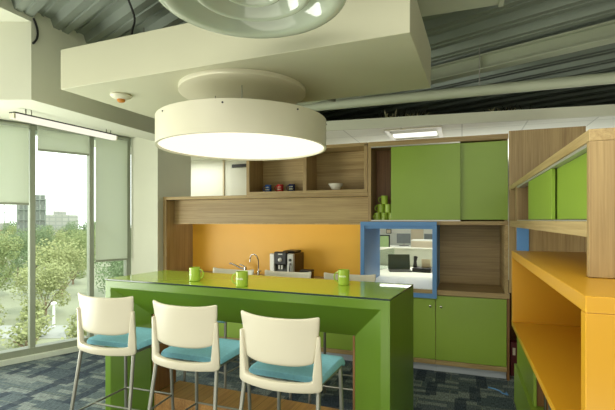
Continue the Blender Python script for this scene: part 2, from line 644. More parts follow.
# white tiled ceiling over the back office and its edge fascia
struct(MB().prism([(-3.49, 4.28), (5.0, 5.09), (5.0, 14.0), (-3.49, 14.0)], 2.48, 2.5).build('ceiling', M['tile']))
struct(MB().prism([(-3.49, 4.935), (-3.9, 4.935), (-4.99, 5.95), (-4.99, 14.0), (-3.49, 14.0)], 2.48, 2.5).build('ceiling', M['tile']))
struct(MB().prism([(-3.16, 4.258), (4.99, 5.06), (4.99, 5.088), (-3.16, 4.286)], 2.475, 2.58).build('trim_2', M['white']))
# metal roof deck
dv = Vector((-0.927, 0.375, 0))
dn = Vector((0.375, 0.927, 0))
mb = MB()
pr = [(0.0, 0.0), (0.05, 0.0), (0.055, 0.012), (0.07, 0.012), (0.075, 0.0), (0.13, 0.0), (0.155, 0.06), (0.2, 0.06), (0.205, 0.048), (0.22, 0.048), (0.225, 0.06), (0.275, 0.06)]
rows = []
k0, k1 = -17, 52
for k in range(k0, k1):
    for d_, z_ in pr:
        c = dn * (k * 0.3 + d_) + Vector((0, 0, 3.085 + z_))
        rows.append((mb.bm.verts.new(c + dv * -9), mb.bm.verts.new(c + dv * 9)))
for r0, r1 in zip(rows, rows[1:]):
    mb._f([r0[0], r1[0], r1[1], r0[1]])
struct(mb.build('ceiling', M['deck'], normals=False))

# suspended drywall box over the bar
ang = R(-2.1)
ob = thing('ceiling_box', 'large white drywall ceiling box hanging over the green bar', 'ceiling box', (-1.475, 2.70, 2.437), ang)
bx('soffit', M['box'], ob, (-1.215, 1.25, -0.485, 0.485, 0.0, 0.285), bevel=0.004)
for x in (-1.0, 0.0, 1.0):
    MB().tube([(x, 0.1, 0.285), (x, 0.1, 0.65)], 0.006).build('hanger_rod', M['steel'], ob)

# window band
WZ = 2.53
bounds = [0.03, 0.46, 1.057, 1.70, 2.55, 3.4, 4.25, 5.1, 5.95, 6.8, 7.65, 8.5]
for i in range(len(bounds) - 1):
    t0, t1 = bounds[i], bounds[i + 1]
    win = bpy.data.objects.new('window_%d' % (i + 1), None)
    COL.objects.link(win)
    struct(win)
    m = MB()
    m.prism([tuple(W(t0 + q, nn)[:2]) for q, nn in ((-0.026, -0.1), (0.026, -0.1), (0.026, 0.0), (-0.026, 0.0))], 0.02, WZ)
    m.bar(W(t0, -0.04, WZ - 0.03), W(t1, -0.04, WZ - 0.03), 0.1, 0.05)
    m.bar(W(t0, -0.04, 0.09), W(t1, -0.04, 0.09), 0.12, 0.07)
    if i == len(bounds) - 2:
        m.prism([tuple(W(t1 + q, nn)[:2]) for q, nn in ((-0.026, -0.1), (0.026, -0.1), (0.026, 0.0), (-0.026, 0.0))], 0.02, WZ)
    m.build('window_frame', M['frame'], win, bevel=0.003)
    MB().bar(W(t0, -0.04, 0.028), W(t1, -0.04, 0.028), 0.2, 0.055).build('window_sill', M['sill'], win, bevel=0.003)
    m = MB()
    v = [m.bm.verts.new(W(t, -0.06, z)) for t, z in ((t0, 0.1), (t1, 0.1), (t1, WZ - 0.05), (t0, WZ - 0.05))]
    m._f(v)
    m.build('window_pane', M['glass'], win, normals=False)

blinds = [(0.06, 0.43, 1.015, 'pale roller blind pulled low on the window beside the white column'),
          (0.50, 1.02, 2.26, 'short rolled-up roller blind on the middle window showing the tower'),
          (1.10, 1.66, 1.67, 'half-lowered roller blind on the window at the left picture edge')]
for t0, t1, zb, lab in blinds:
    th = thing('roller_blind', lab, 'blind', W((t0 + t1) / 2, 0.035, zb), 0, 'window roller blinds')
    o_ = th.location
    m = MB()
    m.bar(W(t0, 0.035, (zb + 2.5) / 2) - o_, W(t1, 0.035, (zb + 2.5) / 2) - o_, 0.003, 2.5 - zb)
    m.build('blind_cloth', M['blind'], th)
    MB().bar(W(t0, 0.035, zb) - o_, W(t1, 0.035, zb) - o_, 0.016, 0.024).build('bottom_rail', M['frame'], th, bevel=0.003)
    MB().tube([W(t0, 0.045, 2.50) - o_, W(t1, 0.045, 2.50) - o_], 0.022).build('roller', M['frame'], th, smooth=True)
# blinds for the unseen windows behind the viewer are left rolled up

# ------------------------------------------------------------------ kitchen wall unit (front plane y = 4.35)
F = 4.35
B = 4.91
# base cabinets
names = ['green base cabinet under the far left end of the kitchen worktop',
         'green base cabinet second from the white column under the worktop',
         'green base cabinet under the coffee machine',
         'green base cabinet behind the middle bar stools',
         'green base cabinet below the blue pass-through, one small knob',
         'green base cabinet below the dark open niche, at the right end of the worktop']
x1 = 0.393
edges = [x1 - 0.635 * i for i in range(7)][::-1]
edges[0] = -3.44
for i in range(6):
    xa, xb = edges[i] + 0.001, edges[i + 1] - 0.001
    t = thing('base_cabinet', names[i], 'cabinet', ((xa + xb) / 2, F, 0), 0, 'green kitchen base cabinets')
    hw = (xb - xa) / 2
    bx('cabinet_body', M['woodx'], t, (-hw, hw, 0.02, 0.54, 0.085, 0.765))
    bx('plinth', M['skirt'], t, (-hw, hw, 0.06, 0.08, 0.0, 0.083))
    bx('base_rail', M['woodx'], t, (-hw, hw, 0.0, 0.018, 0.082, 0.126))
    d = bx('door', M['green'], t, (-hw + 0.001, hw - 0.002, 0.0, 0.018, 0.13, 0.758))
    kx = hw - 0.05 if i != 5 else -hw + 0.05
    MB().lathe([(0, 0.0), (0.006, 0.0), (0.006, 0.012), (0.012, 0.016), (0.012, 0.024), (0.006, 0.028), (0, 0.028)], 14).build('knob', M['chrome'], d, smooth=True, loc=(kx, 0.0, 0.655)).rotation_euler = (R(90), 0, 0)
# end gable of the lower run
t = thing('gable_panel', 'dark upright panel closing the right end of the base cabinets', 'panel', (0.405, F, 0))
bx('panel', M['linerwood'], t, (-0.010, 0.012, 0.02, 0.54, 0.0, 0.765))

t = thing('worktop', 'long oak-edged kitchen worktop running under the orange splashback', 'worktop', (-1.53, F, 0.768))
bx('slab', M['woodx'], t, (-1.91, 1.945, -0.005, 0.55, 0.0, 0.045))

t = thing('splashback', 'orange painted splashback behind the coffee machine and tap', 'splashback', (-2.1, B - 0.02, 0.815))
bx('panel', M['orange'], t, (-1.335, 1.11, -0.003, 0.018, 0.0, 0.74))

t = thing('kitchen_surround', 'oak side panel and header board framing the orange kitchen recess', 'cabinet frame', (-2.2, F, 0))
bx('side_panel', M['woodz'], t, (-1.29, -1.243, 0.0, 0.56, 0.815, 1.748))
bx('header_board', M['woodx'], t, (-1.29, -0.1305, 0.0, 0.56, 1.75, 1.786))
bx('header_board', M['woodx'], t, (-0.13, 1.283, 0.001, 0.56, 1.75, 1.786))
bx('valance', M['woodx'], t, (-1.242, 1.283, 0.16, 0.18, 1.465, 1.748))
bx('valance_lip', M['woody'], t, (-1.242, 1.283, 0.145, 0.20, 1.4505, 1.4645))

t = thing('niche_shelf_unit', 'open oak wall shelf holding three small mugs and a white bowl', 'shelf', (-1.6, F, 1.787))
bx('shelf_board', M['woodx'], t, (-0.73, 0.68, 0.0, 0.37, 0.0, 0.034))
bx('side_panel', M['woodz'], t, (-0.73, -0.69, 0.0, 0.37, 0.034, 0.50))
bx('divider', M['woodz'], t, (-0.035, 0.005, 0.002, 0.36, 0.034, 0.485))
bx('side_panel', M['woodz'], t, (0.645, 0.68, 0.0, 0.37, 0.034, 0.50))
bx('top_board', M['woodx'], t, (-0.73, 0.68, 0.0, 0.37, 0.485, 0.518))
bx('back_panel', M['woodx'], t, (-0.69, 0.645, 0.35, 0.368, 0.034, 0.485))

t = thing('sliding_cabinet', 'oak wall cabinet with two green sliding doors above the blue pass-through', 'cabinet', (-0.25, F, 1.452))
bx('bottom_board', M['woodx'], t, (-0.665, 0.655, 0.0, 0.55, 0.0, 0.036))
bx('top_board', M['woodx'], t, (-0.665, 0.655, 0.0, 0.55, 0.805, 0.853))
bx('side_panel', M['woodz'], t, (-0.665, -0.634, 0.0, 0.55, 0.036, 0.805))
bx('side_panel', M['woodz'], t, (0.62, 0.655, 0.05, 0.55, 0.036, 0.805))
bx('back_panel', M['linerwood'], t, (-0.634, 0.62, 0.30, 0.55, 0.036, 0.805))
bx('door', M['green'], t, (-0.428, 0.235, 0.0, 0.018, 0.05, 0.790))
bx('door', M['green'], t, (0.20, 0.654, 0.026, 0.044, 0.050, 0.792))
bx('door_track', M['silver'], t, (-0.634, 0.235, -0.002, 0.02, 0.7925, 0.8045), bevel=0)
bx('door_track', M['silver'], t, (-0.634, 0.235, -0.002, 0.02, 0.0365, 0.0485), bevel=0)

t = thing('pass_through_frame', 'bright blue box frame around the opening to the back office', 'frame', (-0.61, F, 0.735))
bx('side_panel', M['blue'], t, (-0.379, -0.337, -0.006, 0.86, 0.085, 0.714))
bx('side_panel', M['blue'], t, (0.337, 0.379, -0.006, 0.86, 0.085, 0.714))
bx('top_panel', M['blue'], t, (-0.3365, 0.3365, -0.006, 0.86, 0.675, 0.714))
bx('front_lip', M['blue'], t, (-0.379, 0.379, -0.03, -0.007, -0.002, 0.042))
bx('front_lip', M['blue'], t, (-0.379, 0.379, -0.03, -0.007, 0.705, 0.748))
bx('front_lip', M['blue'], t, (-0.379, -0.337, -0.03, -0.007, 0.0425, 0.7045))
bx('front_lip', M['blue'], t, (0.337, 0.379, -0.03, -0.007, 0.0425, 0.7045))
bx('sill_board', M['office_white'], t, (-0.379, 0.379, -0.0065, 0.8595, 0.0795, 0.0845))

t = thing('open_niche', 'dark oak open niche between the blue frame and the right shelf unit', 'niche', (0.083, F, 0.814))
bx('back_panel', M['woodx'], t, (-0.312, 0.322, 0.53, 0.55, 0.0, 0.636))
bx('side_panel', M['woody'], t, (0.29, 0.322, 0.0, 0.53, 0.0, 0.636))

t = thing('tall_panel', 'tall oak gable panel with upright grain in the corner behind the right shelf unit', 'panel', (0.71, 4.31, 0))
bx('panel', M['woodz'], t, (-0.303, 0.305, 0.0, 0.03, 0.83, 2.32), bevel=0.002)
bx('recess_shade_panel', M['brown'], t, (-0.288, 0.305, 0.36, 0.38, 0.0, 0.90))  # dark sheet added to stand in for the shade of the corner gap
bx('recess_shade_side', M['brown'], t, (0.285, 0.305, 0.031, 0.359, 0.0, 0.83))  # side sheet of the same painted-in shade

# ------------------------------------------------------------------ right-hand unit (front plane x = 0.412)
t = thing('shelf_cabinet', 'oak divider cabinet with green sliding doors above the orange shelf box', 'cabinet', (0.412, 1.711, 0))
ly = 2.59 - 0.0
bx('end_panel', M['woodz'], t, (0.0, 0.56, 0.0, 0.03, 1.302, 1.772), bevel=0.002)
bx('top_board', M['woody'], t, (0.0, 0.56, 0.0, ly, 1.7725, 1.814), bevel=0.002)
bx('shelf_board', M['woody'], t, (0.0, 0.56, 0.031, ly, 1.44, 1.495), bevel=0.002)
bx('far_panel', M['woodz'], t, (0.0, 0.56, 2.115, 2.15, 0.83, 1.439))
bx('far_panel', M['woodz'], t, (0.0, 0.56, 2.115, 2.15, 1.496, 1.772))
bx('blue_panel', M['blue'], t, (0.004, 0.092, 2.095, 2.114, 0.83, 1.439), label='blue upright panel')
bx('back_panel', M['woodz'], t, (0.53, 0.56, 0.031, 2.114, 1.496, 1.772))
bx('door', M['green'], t, (0.008, 0.026, 0.705, 1.49, 1.503, 1.758))
bx('door', M['green'], t, (0.034, 0.052, 0.032, 0.86, 1.503, 1.758))
bx('door_track', M['silver'], t, (0.006, 0.056, 0.032, 2.11, 1.7595, 1.772), bevel=0)
bx('door_track', M['silver'], t, (0.006, 0.056, 0.032, 2.11, 1.4955, 1.501), bevel=0)

t = thing('orange_shelf_box', 'big bright orange open shelf box under the oak cabinet', 'shelf', (0.305, 1.30, 0.81))
L_ = 1.775
bx('top_board', M['orange2'], t, (0.0, 0.72, 0.0, L_, 0.445, 0.49), bevel=0.003)
bx('bottom_board', M['orange2'], t, (0.0, 0.72, 0.0, L_, 0.0, 0.03), bevel=0.002)
bx('end_panel', M['orange2'], t, (0.0, 0.72, 0.0, 0.045, 0.03, 0.445), bevel=0.002)
bx('end_panel', M['orange2'], t, (0.0, 0.72, L_ - 0.035, L_, 0.03, 0.445), bevel=0.002)
bx('back_panel', M['orange2'], t, (0.69, 0.72, 0.045, L_ - 0.035, 0.03, 0.445))

t = thing('low_cabinet', 'low green cabinet beneath the orange shelf box, with an open book bay', 'cabinet', (0.42, 1.4, 0))
bx('bench', M['green'], t, (-0.02, 0.56, -0.1, 2.44, 0.02, 0.33), bevel=0.003)
bx('toe_kick', M['skirt'], t, (0.03, 0.5, -0.06, 2.40, 0.0, 0.02))
bx('door', M['green'], t, (0.0, 0.018, 1.58, 2.43, 0.333, 0.80), bevel=0.002)
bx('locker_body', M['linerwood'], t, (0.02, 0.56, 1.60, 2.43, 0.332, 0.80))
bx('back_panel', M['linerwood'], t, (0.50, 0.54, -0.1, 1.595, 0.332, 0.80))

bk = [('book_a', 0.16, 0.025, 'dark brown book at the far end of the books below the orange box'),
      ('book_b', 0.20, 0.03, 'grey book next to the dark brown book below the orange box'),
      ('book_a', 0.18, 0.03, 'dark book between the grey and tan books below the orange box'),
      ('book_c', 0.21, 0.035, 'tan book leaning forward below the orange box'),
      ('book_b', 0.19, 0.03, 'grey book nearest the viewer below the orange box')]
y = 2.92
for i, (mm, h, th, lab) in enumerate(bk):
    t = thing('book', lab, 'book', (0.47, y, 0.331), 0, 'books below the orange shelf')
    bx('cover', M[mm], t, (0, 0.16, -th, -th + 0.004, 0, h), (0, 0.16, -0.004, 0, 0, h), (-0.003, 0.001, -th, 0, 0, h), bevel=0)
    bx('page_block', M['paper'], t, (0.001, 0.155, -th + 0.004, -0.004, 0.004, h - 0.005), bevel=0)
    y -= th + 0.006

# red binder in the dark gap at the corner
t = thing('red_binder', 'dark red binder lying in the dark gap by the corner of the base cabinets', 'binder', (0.47, 4.62, 0.0))
bx('cover', M['red'], t, (-0.03, 0.03, -0.1, 0.0, 0.0, 0.32))
bx('label_pocket', M['paper'], t, (-0.012, 0.012, -0.102, -0.1005, 0.2, 0.27), bevel=0)

# blue cable on the floor
pts = [(0.22, 4.12, 0.006), (0.27, 4.10, 0.006), (0.31, 4.07, 0.006), (0.33, 4.02, 0.006), (0.37, 4.0, 0.006), (0.36, 4.05, 0.006)]
tag(MB().tube(pts, 0.006, 8).build('network_cable', M['blue'], smooth=True), 'short blue cable lying on the carpet by the corner', 'cable')

# ------------------------------------------------------------------ bar counter
LB, WB, HB = 2.19, 0.62, 1.038
bar_ang = R(-2.6)
r_ = Vector((math.cos(bar_ang), math.sin(bar_ang), 0))
fr = Vector((-0.385, 2.435, 0))
bl = fr - r_ * (LB / 2)
bar = thing('bar_counter', 'long green bar counter with splayed portal legs and a glass top', 'bar counter', bl, bar_ang)
m = MB()
secs = []
for yy, tt in ((0, 0.055), (0.18, 0.27), (0.44, 0.27), (WB, 0.055)):
    h = LB / 2
    sk = yy * 0.06
    o4 = [(-h, 0), (-h, HB), (h, HB), (h, 0)]
    i4 = [(-h + tt, 0), (-h + tt, HB - tt), (h - tt, HB - tt), (h - tt, 0)]
    secs.append(([m.bm.verts.new((x + sk, yy, z)) for x, z in o4], [m.bm.verts.new((x + sk, yy, z)) for x, z in i4]))
for (oa, ia), (ob_, ib) in zip(secs, secs[1:]):
    for k in range(3):
        m._f([oa[k], oa[k + 1], ob_[k + 1], ob_[k]])
        m._f([ia[k], ib[k], ib[k + 1], ia[k + 1]])
    m._f([oa[0], ob_[0], ib[0], ia[0]])
    m._f([oa[3], ia[3], ib[3], ob_[3]])
for oa, ia in (secs[0], secs[-1]):
    for k in range(3):
        m._f([oa[k], ia[k], ia[k + 1], oa[k + 1]])
m.build('portal_body', M['green_bar'], bar, bevel=0.003)
h = LB / 2
m = MB()
m.prism([(-h, 0.0), (h, 0.0), (h + WB * 0.06, WB), (-h + WB * 0.06, WB)], 0, 0.0115)
m.bm.normal_update()
m.bm.faces.ensure_lookup_table()
for f in m.bm.faces:
    f.material_index = 0 if abs(f.normal.z) > 0.5 or f.calc_center_median().z > 0.011 else 1
for f in m.bm.faces:
    f.normal_update()
    f.material_index = 0 if abs(f.normal.z) > 0.5 else 1
m.build('glass_top', [M['green_top'], M['glass_edge']], bar, bevel=0.001, loc=(0, 0, HB + 0.0005))
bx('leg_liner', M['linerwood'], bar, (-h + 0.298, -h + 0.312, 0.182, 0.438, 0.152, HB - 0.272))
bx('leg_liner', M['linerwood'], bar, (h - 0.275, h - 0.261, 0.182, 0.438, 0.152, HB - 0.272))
bx('foot_platform', M['plankwood'], bar, (-h + 0.313, h - 0.276, 0.182, 0.475, 0.0, 0.15), bevel=0.003)


# ------------------------------------------------------------------ bar stools
def shell_y(x, z):
    return -0.24 - 0.03 * max(0, z - 0.72) + (x / 0.22) ** 2 * 0.05


def make_stool(label):
    t = thing('bar_stool', label, 'bar stool', (0, 0, 0), 0, 'white and turquoise bar stools')
    # upper backrest shell
    m = MB()
    zs = [0.775, 0.80, 0.86, 0.92, 0.96, 0.995, 1.014]
    n = 14
    grid = []
    for j, z in enumerate(zs):
        hw = 0.19 + 0.034 * min(1, (z - 0.775) / 0.22)
        row = []
        for i in range(n + 1):
            q = -1 + 2 * i / n
            x = q * hw
            zz = z
            if j < 2:
                zz = z + 0.02 * q ** 4 * (1 if j == 0 else 0.6)
            if j >= 5:
                zz = z + 0.018 * abs(q) ** 4
            row.append(m.bm.verts.new((x, shell_y(x, z) + (0.012 * abs(q) ** 6 * -1 if j >= 5 else 0), zz)))
        grid.append(row)
    for a, b in zip(grid, grid[1:]):
        for i in range(n):
            m._f([a[i], a[i + 1], b[i + 1], b[i]])
    o = m.build('backrest', M['plastic'], t, smooth='all')
    s = o.modifiers.new('thick', 'SOLIDIFY')
    s.thickness = 0.014
    s.offset = 0
    s = o.modifiers.new('round', 'SUBSURF')
    s.levels = s.render_levels = 1
    # lower U frame: uprights and curved bottom bar
    m = MB()
    n = 16
    prof = []
    for z in (0.915, 0.86, 0.80, 0.74, 0.70):
        prof.append((-0.205 - 0.012 * (z - 0.7) / 0.2, z))
    left = prof
    def strip(inner, outer):
        for (a0, a1), (b0, b1) in zip(zip(inner, outer), zip(inner[1:], outer[1:])):
            pass
    rows_ = []
    # outer/inner outline pairs walked around the U
    pairs = []
    def upright(z):
        k = (z - 0.73) / 0.2
        return 0.228 - 0.006 * k, 0.044 - 0.028 * k
    for z in (0.93, 0.88, 0.82, 0.76, 0.73):
        xo, wi = upright(z)
        pairs.append(((-xo, z), (-xo + wi, z)))
    for q in (-1.0, -0.93, -0.8, -0.6, -0.3, 0, 0.3, 0.6, 0.8, 0.93, 1.0):
        aq = abs(q)
        zo = 0.652 + 0.004 * q * q + (0.012 if aq > 0.99 else 0.002 if aq > 0.9 else 0)
        zi = 0.698 + 0.006 * q * q + (0.006 if aq > 0.99 else 0.001 if aq > 0.9 else 0)
        pairs.append(((q * 0.229, zo), (q * 0.185, zi)))
    for z in (0.73, 0.76, 0.82, 0.88, 0.93):
        xo, wi = upright(z)
        pairs.append(((xo, z), (xo - wi, z)))
    vs = []
    for (ox, oz), (ix, iz) in pairs:
        vs.append((m.bm.verts.new((ox, shell_y(ox, oz) - 0.006, oz)), m.bm.verts.new((ix, shell_y(ix, iz) - 0.006, iz))))
    for a, b in zip(vs, vs[1:]):
        m._f([a[0], b[0], b[1], a[1]])
    o = m.build('back_frame', M['plastic'], t, smooth='all')
    s = o.modifiers.new('thick', 'SOLIDIFY')
    s.thickness = 0.03
    s.offset = 0
    s = o.modifiers.new('soft', 'BEVEL')
    s.width = 0.006
    s.segments = 2
    s.limit_method = 'ANGLE'
    # seat cushion with a rounded front
    m = MB()
    prof = [(-0.15, 0.675), (-0.15, 0.705), (-0.13, 0.715), (0.0, 0.718), (0.15, 0.718), (0.205, 0.712), (0.232, 0.69), (0.238, 0.66), (0.225, 0.652), (0.19, 0.672)]
    xs = [-0.212, -0.206, -0.19, 0.19, 0.206, 0.212]
    rings = []
    for x in xs:
        sh = 0.012 if abs(x) > 0.21 else (0.003 if abs(x) > 0.2 else 0)
        rings.append([m.bm.verts.new((x, yy * (1 - sh * 2), zz - sh if zz > 0.68 else zz + sh * 0.3)) for yy, zz in prof])
    for a, b in zip(rings, rings[1:]):
        for i in range(len(prof)):
            j = (i + 1) % len(prof)
            m._f([a[i], a[j], b[j], b[i]])
    m._f(rings[0])
    m._f(rings[-1][::-1])
    m.build('seat', M['seat'], t, smooth=True)
    m = MB()
    m.tube([(-0.19, -0.165, 0.662), (-0.195, 0.0, 0.662), (-0.195, 0.19, 0.655)], 0.009)
    m.tube([(0.19, -0.165, 0.662), (0.195, 0.0, 0.662), (0.195, 0.19, 0.655)], 0.009)
    m.tube([(-0.195, 0.19, 0.655), (0.195, 0.19, 0.655)], 0.009)
    m.tube([(-0.19, -0.15, 0.662), (0.19, -0.15, 0.662)], 0.009)
    m.build('seat_frame', M['steel'], t, smooth=True)
    for s_ in (-1, 1):
        MB().tube([(s_ * 0.208, -0.192, 0.665), (s_ * 0.24, -0.30, 0.0)], 0.0115).build('leg', M['steel'], t, smooth=True)
        MB().tube([(s_ * 0.195, 0.19, 0.66), (s_ * 0.21, 0.215, 0.0)], 0.0115).build('leg', M['steel'], t, smooth=True)
        MB().tube([(s_ * 0.226, -0.25, 0.25), (s_ * 0.204, 0.205, 0.25)], 0.0065).build('stretcher', M['steel'], t, smooth=True)
    MB().tube([(-0.204, 0.205, 0.255), (0.204, 0.205, 0.255)], 0.0065).build('footrest', M['steel'], t, smooth=True)
    MB().tube([(-0.215, -0.08, 0.25), (0.215, -0.08, 0.25)], 0.0065).build('stretcher', M['steel'], t, smooth=True)
    return t


st = make_stool('white and turquoise bar stool nearest the windows, seen from behind')
st.location = (-2.145, 2.315, 0)
st.rotation_euler = (0, 0, R(1.5))
copy_tree(st, None, (-1.50, 2.262, 0), R(-0.5), 'middle of the three white stools on the near side of the bar')
copy_tree(st, None, (-0.862, 2.180, 0), R(-2.5), 'white bar stool nearest the right end of the bar, near side')
copy_tree(st, None, (-1.985, 3.215, 0), R(176), 'bar stool on the kitchen side whose back shows below the tap')
copy_tree(st, None, (-1.435, 3.22, 0), R(179), 'bar stool on the kitchen side whose back shows below the coffee machine')
copy_tree(st, None, (-0.875, 3.225, 0), R(181), 'bar stool on the kitchen side whose back shows before the blue frame')


for o in COL.objects:
    if o.get('category') == 'bar stool' and o.location.y > 3:
        o.scale = (1, 1, 1.03)

# ------------------------------------------------------------------ mugs and bowl
def make_mug(label, mat, loc, rotz, h=0.1, r=0.041, marks=None, markmat='print', group=None):
    t = thing('mug', label, 'mug', loc, rotz, group)
    MB().lathe([(0, 0.0), (r * 0.9, 0.0), (r, 0.004), (r, h - 0.002), (r - 0.002, h), (r - 0.004, h - 0.002), (r - 0.004, 0.007), (0, 0.006)], 28).build('cup', mat, t, smooth=True)
    pts = []
    for k in range(11):
        a_ = -math.pi / 2 + math.pi * k / 10
        pts.append((r - 0.002 + 0.028 * math.cos(a_), 0, h * 0.52 + h * 0.32 * math.sin(a_)))
    MB().tube(pts, 0.0048, 8).build('handle', mat, t, smooth=True)
    if marks:
        m = MB()
        for a0, a1, z0, z1 in marks:
            n = max(1, int((a1 - a0) / 8))
            for k in range(n):
                q = []
                for aa, zz in ((a0 + (a1 - a0) * k / n, z0), (a0 + (a1 - a0) * (k + 1) / n, z0), (a0 + (a1 - a0) * (k + 1) / n, z1), (a0 + (a1 - a0) * k / n, z1)):
                    q.append(m.bm.verts.new(((r + 0.0005) * math.cos(R(aa)), (r + 0.0005) * math.sin(R(aa)), zz)))
                m._f(q)
        m.build('print', M[markmat], t, normals=False)
    return t


def word(a0, a1, z, h):
    """a row of small letter-like strokes around the cup"""
    out = []
    a_ = a0
    k = 0
    while a_ < a1:
        w = 3.5 + (k * 37 % 5)
        out.append((a_, a_ + w, z, z + h * (1 if k % 3 else 0.7)))
        a_ += w + 2.5
        k += 1
    return out


ZT = 1.0505
# handles: local +x is the handle
make_mug('plain lime mug by the left end of the bar, handle to the right', M['mug'], (-1.855, 2.665, ZT), R(15), 0.1, 0.04, word(190, 250, 0.045, 0.012), group='lime mugs on the bar')
make_mug('lime mug with white print near the front edge in the middle of the bar', M['mug'], (-1.405, 2.56, ZT), R(200), 0.1, 0.042, word(30, 110, 0.048, 0.014), group='lime mugs on the bar')
make_mug('lime mug with white print towards the right of the bar', M['mug'], (-0.775, 2.87, ZT), R(200), 0.103, 0.04, word(30, 110, 0.055, 0.012), group='lime mugs on the bar')
ZS = 1.787 + 0.0345
for x, mm, lab in ((-2.145, 'mug_blue', 'blue mug at the left of three on the oak wall shelf'), (-1.993, 'mug_red', 'red mug in the middle of three on the oak wall shelf'), (-1.845, 'mug_navy', 'dark navy mug at the right of three on the oak wall shelf')):
    make_mug(lab, M[mm], (x, 4.55, ZS), R(196), 0.092, 0.038, word(30, 115, 0.028, 0.014) + word(45, 100, 0.055, 0.012), group='three mugs on the wall shelf')
bowl = MB().lathe([(0, 0.0), (0.035, 0.0), (0.04, 0.006), (0.065, 0.045), (0.082, 0.075), (0.083, 0.078), (0.079, 0.077), (0.06, 0.043), (0.035, 0.012), (0, 0.01)], 36).build('bowl', M['porcelain'], smooth=True, loc=(-1.31, 4.52, ZS))
tag(bowl, 'small white bowl on the oak wall shelf', 'bowl')
zc = 1.452 + 0.0365
pos = [(-0.862, 0, 'left'), (-0.782, 0, 'middle'), (-0.715, 0, 'right')]
hh = 0.088
stack = [(-0.837, 0, 'lime mug at the left of the bottom row in the mug pyramid'),
         (-0.762, 0, 'lime mug in the centre of the bottom row in the mug pyramid'),
         (-0.688, 0, 'lime mug at the right of the bottom row in the mug pyramid'),
         (-0.800, 1, 'lime mug at the left of the middle row in the mug pyramid'),
         (-0.725, 1, 'lime mug at the right of the middle row in the mug pyramid'),
         (-0.763, 2, 'single lime mug on top of the mug pyramid')]
for i, (x, lv, lab) in enumerate(stack):
    make_mug(lab, M['mug'], (x, 4.455, zc + lv * (hh + 0.0008)), R((240, 0, 0, 200, 0, 195)[i]) if i in (0, 3, 5) else R((0, -80, -35, 0, -20, 0)[i]), hh, 0.0355, group='pyramid of lime mugs in the cabinet')

# ------------------------------------------------------------------ coffee machine, tap, small box
WT = 0.8135
t = thing('coffee_machine', 'silver and black coffee machine on the kitchen worktop', 'coffee machine', (-1.97, 4.55, WT))
bx('housing', M['brown'], t, (-0.15, 0.15, 0.03, 0.33, 0.0, 0.295), bevel=0.008)
bx('side_column', M['silver'], t, (-0.15, -0.088, -0.02, 0.03, 0.0, 0.295), bevel=0.008)
bx('side_column', M['silver'], t, (0.07, 0.15, -0.02, 0.03, 0.0, 0.295), bevel=0.008)
bx('control_panel', M['dark'], t, (-0.086, 0.068, -0.035, 0.03, 0.165, 0.318), bevel=0.012)
bx('brew_bay', M['darkgrey'], t, (-0.086, 0.068, 0.02, 0.03, 0.03, 0.164))
bx('drip_tray', M['dark'], t, (-0.086, 0.068, -0.06, 0.028, 0.0, 0.028), bevel=0.004)
bx('spout', M['silver'], t, (-0.035, -0.015, -0.03, 0.0, 0.115, 0.164), (0.0, 0.02, -0.03, 0.0, 0.115, 0.164), bevel=0.003)
MB().lathe([(0, 0), (0.024, 0), (0.024, 0.008), (0.018, 0.012), (0, 0.012)], 20).build('dial', M['silver'], t, smooth=True, loc=(-0.01, -0.036, 0.225)).rotation_euler = (R(90), 0, 0)
MB().lathe([(0, 0), (0.016, 0), (0.016, 0.01), (0, 0.012)], 16).build('button', M['dark'], t, smooth=True, loc=(0.11, -0.021, 0.225)).rotation_euler = (R(90), 0, 0)
MB().tube([(0.115, -0.03, 0.19), (0.115, -0.045, 0.15), (0.112, -0.04, 0.08)], 0.008).build('steam_wand', M['dark'], t, smooth=True)
bx('badge', M['silver'], t, (-0.035, 0.02, -0.0365, -0.035, 0.285, 0.297), bevel=0)
bx('lid', M['dark'], t, (-0.02, 0.13, 0.06, 0.30, 0.296, 0.325), bevel=0.012)

t = thing('kitchen_tap', 'low chrome mixer tap with a long spout over the sink', 'tap', (-2.56, 4.75, WT))
MB().tube([(0, 0, 0), (0, 0, 0.05), (0, 0, 0.095)], [0.024, 0.02, 0.018], 14).build('body', M['chrome'], t, smooth=True)
MB().tube([(0, -0.005, 0.07), (-0.06, -0.03, 0.09), (-0.12, -0.05, 0.125), (-0.165, -0.07, 0.145), (-0.18, -0.08, 0.135)], 0.011, 10).build('spout', M['chrome'], t, smooth=True)
MB().tube([(0, 0, 0.098), (-0.03, -0.01, 0.118), (-0.07, -0.02, 0.13)], 0.008, 10).build('lever', M['chrome'], t, smooth=True)
t = thing('gooseneck_tap', 'tall slim gooseneck water tap beside the coffee machine', 'tap', (-2.36, 4.72, WT))
MB().tube([(0, 0, 0), (0, 0, 0.06)], 0.016, 12).build('base', M['chrome'], t, smooth=True)
pts = [(0, 0, 0.06), (0, 0, 0.19)] + [(-0.055 + 0.055 * math.cos(a_), -0.01 - 0.01 * math.sin(a_), 0.19 + 0.075 * math.sin(a_)) for a_ in [R(x) for x in range(15, 181, 15)]] + [(-0.112, -0.012, 0.165)]
MB().tube(pts, 0.0075, 10).build('neck', M['chrome'], t, smooth=True)
MB().tube([(0.0, 0, 0.05), (0.04, -0.01, 0.062)], 0.006, 8).build('lever', M['chrome'], t, smooth=True)
t = thing('sugar_box', 'small dark box beside the coffee machine', 'box', (-1.70, 4.63, WT))
bx('box_body', M['brown'], t, (-0.06, 0.075, -0.05, 0.06, 0.0, 0.09), bevel=0.004)
bx('lid', M['dark'], t, (-0.063, 0.078, -0.053, 0.063, 0.0905, 0.11), bevel=0.004)
t = thing('sink', 'steel sink set into the worktop below the taps', 'sink', (-2.6, 4.55, WT))
